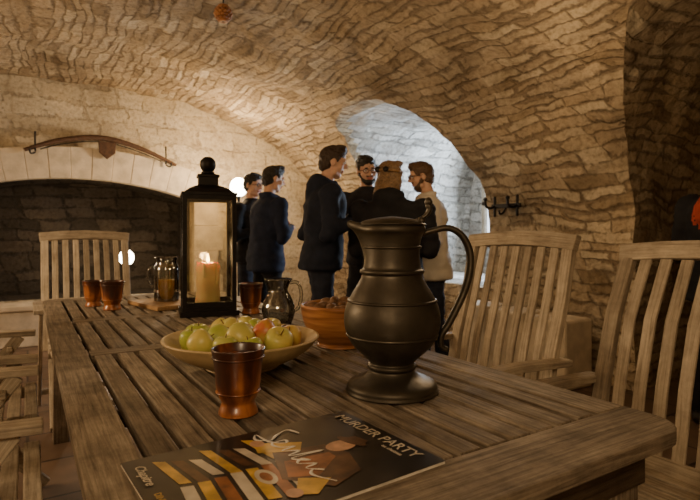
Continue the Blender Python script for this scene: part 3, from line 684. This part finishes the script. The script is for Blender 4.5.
def person(name, X, Y, head_dir, H, top, pants, skin, hair, arms, look=(0, 0, 0), hood=False, glasses=False, beard=False, longhair=False, headband=False, bulk=1.0, jacket=False, collar=None, sway=0, bow=0, step=0):
    s = H / 1.78; P = []; k = bulk
    hem = .80 if jacket else .86
    P.append((loft([(0, -.005, hem, .183 * k, .14 * k), (0, -.005, .93, .185 * k, .138 * k), (0, 0, 1.08, .168 * k, .122 * k), (0, 0, 1.22, .182 * k, .13 * k), (0, -.005, 1.34, .200 * k, .135 * k), (0, -.01, 1.42, .19 * k, .115 * k), (0, -.012, 1.47, .135 * k, .088 * k), (0, -.012, 1.51, .078, .07), (0, -.01, 1.525, .07, .066)]), 'top'))
    for sd, (sh, el, wr, hd, pn, cu) in arms.items():
        sg = 1 if sd == 'R' else -1
        S = Vector((sg * .19 * k, -.01, 1.41)); E = Vector(el); Wt = Vector(wr)
        P.append((ellipsoid(S, (.072 * k, .075 * k, .068 * k)), 'top')); P.append((capsule(S, E, .066 * k, .054 * k), 'top')); P.append((capsule(E, Wt, .053 * k, .038), 'top')); P.append((capsule(Wt - (Wt - E).normalized() * .015, Wt, .040, .040), 'top'))
        P.append((capsule(E + Vector((0, -.01, -.02)), E + Vector((0, .01, .03)), .056 * k, .056 * k), 'top'))
    for sg in (-1, 1):
        st = step * sg
        hp_, kn, an = Vector((sg * .085, 0, .86)), Vector((sg * .12, .03 + st * .5, .49)), Vector((sg * .14, -.02 + st, .1))
        P.append((capsule(hp_, kn, .094, .072), 'pants')); P.append((capsule(kn, an, .071, .058), 'pants')); P.append((capsule(an + Vector((0, -.03, -.055)), an + Vector((sg * .03, .14, -.065)), .042, .034), 'shoe'))
        P.append((ellipsoid(an + Vector((0, 0, -.03)), (.05, .055, .05)), 'shoe'))
    P.append((ellipsoid((0, -.01, .88), (.15, .10, .09)), 'pants'))
    if hood:
        P.append((ellipsoid((0, -.10, 1.50), (.12, .065, .08)), 'top')); P.append((ellipsoid((0, -.11, 1.44), (.09, .055, .10)), 'top'))
        for sg in (-1, 1): P.append((capsule((sg * .09, -.07, 1.52), (sg * .05, .07, 1.46), .036, .026), 'top'))
    if jacket:
        for sg in (-1, 1): P.append((capsule((sg * .075, -.05, 1.52), (sg * .05, .06, 1.49), .024, .022), 'top'))
        P.append((capsule((-.06, -.075, 1.52), (.06, -.075, 1.52), .024, .024), 'top')); P.append((capsule((0, .125, .84), (0, .118, 1.4), .012, .012), 'top'))
    if collar: 
        P.append((loft([(0, -.01, 1.47, .11, .09), (0, -.01, 1.54, .082, .08)]), 'collar')); P.append((ellipsoid((-.06, -.11 * k, 1.38), (.10, .06, .12)), 'collar'))
    V, F, T, C = remesh(P, .013, 4)
    T = ['top' if (t == 'pants' and c.z > hem + .008) else t for t, c in zip(T, C)]
    for i, v in enumerate(V):
        q = v * 6 + Vector((X * 5, Y * 3, 0)); q2 = Vector((v.x * 9, v.y * 9, v.z * 22)) + Vector((X * 5, Y * 3, 0)); amp = .013 if v.z > .12 else .001
        V[i] = v + Vector((noise.noise(q), noise.noise(q + Vector((9, 2, 1))), 0)) * amp + Vector((noise.noise(q2), noise.noise(q2 + Vector((4, 7, 1))), 0)) * amp * .7
    zmin = min(v.z for v in V)
    b = B(); mats = {'top': top, 'pants': pants, 'shoe': M_shoe, 'collar': collar}
    for tg in sorted(set(T)):
        b.add((V, [f for f, t in zip(F, T) if t == tg]), mats[tg])
    for sd, (sh, el, wr, hd, pn, cu) in arms.items():
        hv = remesh(hand(wr, hd, pn, cu, 1 if sd == 'R' else -1), .0042, 2); b.add((hv[0], hv[1]), skin)
    lk = tuple(look) + (0,) * (3 - len(look))
    Hc = Vector((0, .012, 1.66)); RT = Matrix.Translation(Hc) @ Matrix.Rotation(lk[0], 4, 'Z') @ Matrix.Rotation(lk[1], 4, 'X') @ Matrix.Rotation(lk[2], 4, 'Y') @ Matrix.Diagonal((1.06, 1.03, 1.0, 1))
    hp = [(ellipsoid((0, -.012, .03), (.076, .094, .088)), 0), (ellipsoid((0, .02, -.03), (.062, .068, .078)), 0), (ellipsoid((0, .052, -.092), (.03, .028, .024)), 0), (capsule((-.045, .02, -.07), (0, .055, -.092), .025, .022), 0), (capsule((.045, .02, -.07), (0, .055, -.092), .025, .022), 0),
          (capsule((0, .084, .018), (0, .105, -.022), .008, .0125), 0), (capsule((-.012, .092, -.026), (.012, .092, -.026), .009, .009), 0), (capsule((-.04, .07, .026), (.04, .07, .026), .014, .014), 0), (ellipsoid((-.042, .055, -.025), (.022, .02, .024)), 0), (ellipsoid((.042, .055, -.025), (.022, .02, .024)), 0),
          (ellipsoid((.077, -.008, -.005), (.010, .02, .031)), 0), (ellipsoid((-.077, -.008, -.005), (.010, .02, .031)), 0), (capsule((0, -.02, -.17), (0, -.015, -.05), .057, .055), 0)]
    hv = remesh(hp, .006, 3); b.add((hv[0], hv[1]), skin, T=RT)
    b.add(capsule((-.02, .083, -.053), (.02, .083, -.053), .0065, .0065, 10), M_lip, T=RT); b.add(capsule((-.015, .081, -.064), (.015, .081, -.064), .007, .007, 10), M_lip, T=RT)
    for sg in (-1, 1):
        b.add(ellipsoid((sg * .031, .0745, .006), (.013, .012, .009), 14, 8), M_eye, T=RT); b.add(ellipsoid((sg * .031, .084, .006), (.0055, .004, .0055), 10, 6), M_iris, T=RT)
        b.add(capsule((sg * .018, .085, .028), (sg * .046, .076, .028), .0045, .0035, 8), hair, T=RT)
    hh = [(ellipsoid((0, -.022, .046), (.084, .099, .087)), 0), (ellipsoid((0, -.05, -.005), (.075, .062, .075)), 0), (ellipsoid((0, .045, .09), (.052, .037, .030)), 0), (ellipsoid((.03, .02, .115), (.045, .05, .022)), 0)]
    for sg in (-1, 1): hh.append((capsule((sg * .07, .015, .04), (sg * .074, .02, .01), .013, .008), 0))
    if longhair:
        hh += [(ellipsoid((0, -.055, -.06), (.09, .06, .10)), 0), (ellipsoid((0, -.085, -.14), (.085, .05, .10)), 0), (ellipsoid((.07, -.02, -.04), (.028, .045, .09)), 0), (ellipsoid((-.07, -.02, -.04), (.028, .045, .09)), 0)]
    hv = remesh(hh, .006, 1); HV = [v + Vector((noise.noise(v * 45), noise.noise(v * 45 + Vector((3, 3, 3))), noise.noise(v * 40))) * .008 for v in hv[0]]
    b.add((HV, hv[1]), hair, T=RT)
    if beard:
        bb = remesh([(ellipsoid((0, .04, -.088), (.046, .045, .036)), 0), (capsule((-.058, .01, -.03), (-.035, .045, -.08), .018, .022), 0), (capsule((.058, .01, -.03), (.035, .045, -.08), .018, .022), 0), (capsule((-.025, .082, -.04), (.025, .082, -.04), .007, .007), 0)], .005, 2); b.add((bb[0], bb[1]), hair, T=RT)
    if headband:
        b.add(tube([(.088 * cos(a), -.02 + .104 * sin(a), .045) for a in [2 * pi * i / 32 for i in range(33)]], .010, 8), M_leather, T=RT)
        b.add(ellipsoid((-.035, -.122, .05), (.025, .014, .022)), M_iron, T=RT); b.add(ellipsoid((.035, -.122, .05), (.025, .014, .022)), M_iron, T=RT)
    if glasses:
        for sg in (-1, 1):
            b.add(tube([(sg * .032 + .023 * cos(a), .097, .006 + .018 * sin(a)) for a in [2 * pi * i / 20 for i in range(21)]], .0025, 6), M_iron, T=RT); b.add(tube([(sg * .055, .096, .01), (sg * .08, .05, .01), (sg * .084, -.01, .008)], .0025, 6), M_iron, T=RT)
        b.add(tube([(-.01, .099, .01), (.01, .099, .01)], .0025, 6), M_iron, T=RT)
    hd_ = Vector(head_dir).normalized(); rz = math.atan2(-hd_[0], hd_[1])
    NV = []
    for v in b.V:
        z = v.z - zmin; t = min(1, z / .95); x = v.x + sway * sin(pi / 2 * t) * t - (sway * .8 * max(0, z - .95)); y = v.y + bow * max(0, z - .9) + bow * .6 * max(0, z - 1.3)
        NV.append(Vector((x * s, y * s, z * s)))
    b.V = NV
    o = b.obj(name, (X, Y, 0), rz)
    bm = bmesh.new(); bm.from_mesh(o.data); bmesh.ops.delete(bm, geom=[v for v in bm.verts if not v.link_faces], context='VERTS'); bm.to_mesh(o.data); bm.free()
    return o
def down(sg, out=.0): return (0, (sg * (.255 + out), -.04, 1.13), (sg * (.26 + out), .06, .89), (0, .15, -1), (-sg, 0, 0), .5)
def bent(sg, x=.12, z=1.12, y=.25): return (0, (sg * .27, -.04, 1.13), (sg * x, y, z), (-sg * .7, .4, .15), (0, -1, 0), .6)
def crossed(sg): return (0, (sg * .285, .03, 1.13), (-sg * .02, .20 + .05 * sg, 1.19 + .02 * sg), (-sg, -.15, .1), (0, -1, 0), .5)
def talk(sg): return (0, (sg * .29, .0, 1.14), (sg * .2, .26, 1.25), (sg * -.2, .7, .5), (-sg, 0, .3), .35)
def pocket(sg): return (0, (sg * .31, -.09, 1.15), (sg * .2, .09, .96), (-sg * .3, .25, -1), (-sg * .6, -.8, 0), .4)
Rv = Vector((.85, -.527, 0)); Fv = Vector((.527, .85, 0))
def D(r, f): v = Rv * r + Fv * f; return (v.x, v.y, 0)
def W(px, d): v = Rv * ((px - 350) * d / 520) + Fv * d; return v.x, v.y
person('man_standing', *W(254, 5.35), D(1, -.6), 1.74, M_black, M_jean, M_skin, M_hdark, {'L': crossed(-1), 'R': crossed(1)}, look=(0, -.1, .06), glasses=True, sway=.04)
person('man_standing', *W(268, 4.75), D(.75, .5), 1.74, M_blue, M_black, M_skin, M_hdark, {'L': crossed(-1), 'R': crossed(1)}, look=(-.1, -.14, -.05), jacket=True, bulk=1.15, sway=-.05, bow=.06, step=.07)
person('man_standing', *W(320, 3.9), D(.95, .2), 1.77, M_navy, M_jean, M_skin, M_hmid, {'L': pocket(-1), 'R': talk(1)}, look=(-.05, -.12, .04), hood=True, bulk=1.15, sway=.05, bow=.09, step=-.08)
person('man_standing', *W(364, 4.5), D(.2, -1), 1.79, M_dk, M_black, M_skin, M_hdark, {'L': crossed(-1), 'R': talk(1)}, look=(.05, -.2, .07), glasses=True, beard=True, bulk=1.05, sway=-.05)
person('woman_standing', *W(386, 3.6), D(.35, 1), 1.62, M_black, M_black, M_skin, M_hfair, {'L': crossed(-1), 'R': crossed(1)}, look=(-.35, -.05, .05), hood=True, longhair=True, headband=True, bulk=1.3, sway=.05, bow=.05)
person('man_standing', *W(433, 4.15), D(-1, .05), 1.69, M_white, M_jean, M_skin2, M_hbrown, {'L': talk(-1), 'R': pocket(1)}, look=(.05, -.14), glasses=True, beard=True, jacket=True, bulk=1.15, sway=.04, bow=.09, step=.08)
person('man_standing', *W(727, 2.95), D(.9, .5), 1.62, M_black, M_black, M_skin, M_hdark, {'L': bent(-1), 'R': down(1)}, jacket=True, collar=M_red, bulk=1.3, bow=.14)

# ------------------------------------------------------------------ lights
def point(name, loc, w, col, r=.1):
    l = bpy.data.lights.new(name, 'POINT'); l.energy = w; l.color = col; l.shadow_soft_size = r
    o = bpy.data.objects.new(name, l); COL.objects.link(o); o.location = loc; return o
def area(name, loc, rot, w, col, sx, sy):
    l = bpy.data.lights.new(name, 'AREA'); l.shape = 'RECTANGLE'; l.size = sx; l.size_y = sy; l.energy = w; l.color = col
    o = bpy.data.objects.new(name, l); COL.objects.link(o); o.location = loc; o.rotation_euler = rot; return o
WARM = (1, .70, .40)
point('lamp_floor_light', (2.0, 5.70, 1.93), 80, WARM, .1)
point('lamp_hearth_light', (.93, 6.02, 1.0), 16, WARM, .08)
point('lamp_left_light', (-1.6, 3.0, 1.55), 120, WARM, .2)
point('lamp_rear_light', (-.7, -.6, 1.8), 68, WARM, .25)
point('lamp_right_light', (2.3, 1.9, 1.75), 16, WARM, .15)
point('candle_light', (.70, 2.36, 1.0), 1.5, (1, .6, .25), .02)
area('daylight_window', (4.98, 4.33, 1.6), (0, radians(90), 0), 85, (.72, .85, 1), 1.0, .95)
w = bpy.data.worlds.new('World'); SC.world = w; w.use_nodes = True
w.node_tree.nodes['Background'].inputs[0].default_value = (.5, .4, .3, 1); w.node_tree.nodes['Background'].inputs[1].default_value = .02

# ------------------------------------------------------------------ camera
cd = bpy.data.cameras.new('Camera'); cd.sensor_width = 36; cd.lens = 520 / 700 * 36; cd.shift_y = -.02; cd.clip_start = .02
cam = bpy.data.objects.new('Camera', cd); COL.objects.link(cam); cam.location = (0, 0, 1.1); cam.rotation_euler = (radians(90), 0, radians(-31.8))
cd.dof.use_dof = True; cd.dof.focus_distance = 1.25; cd.dof.aperture_fstop = 8
SC.camera = cam
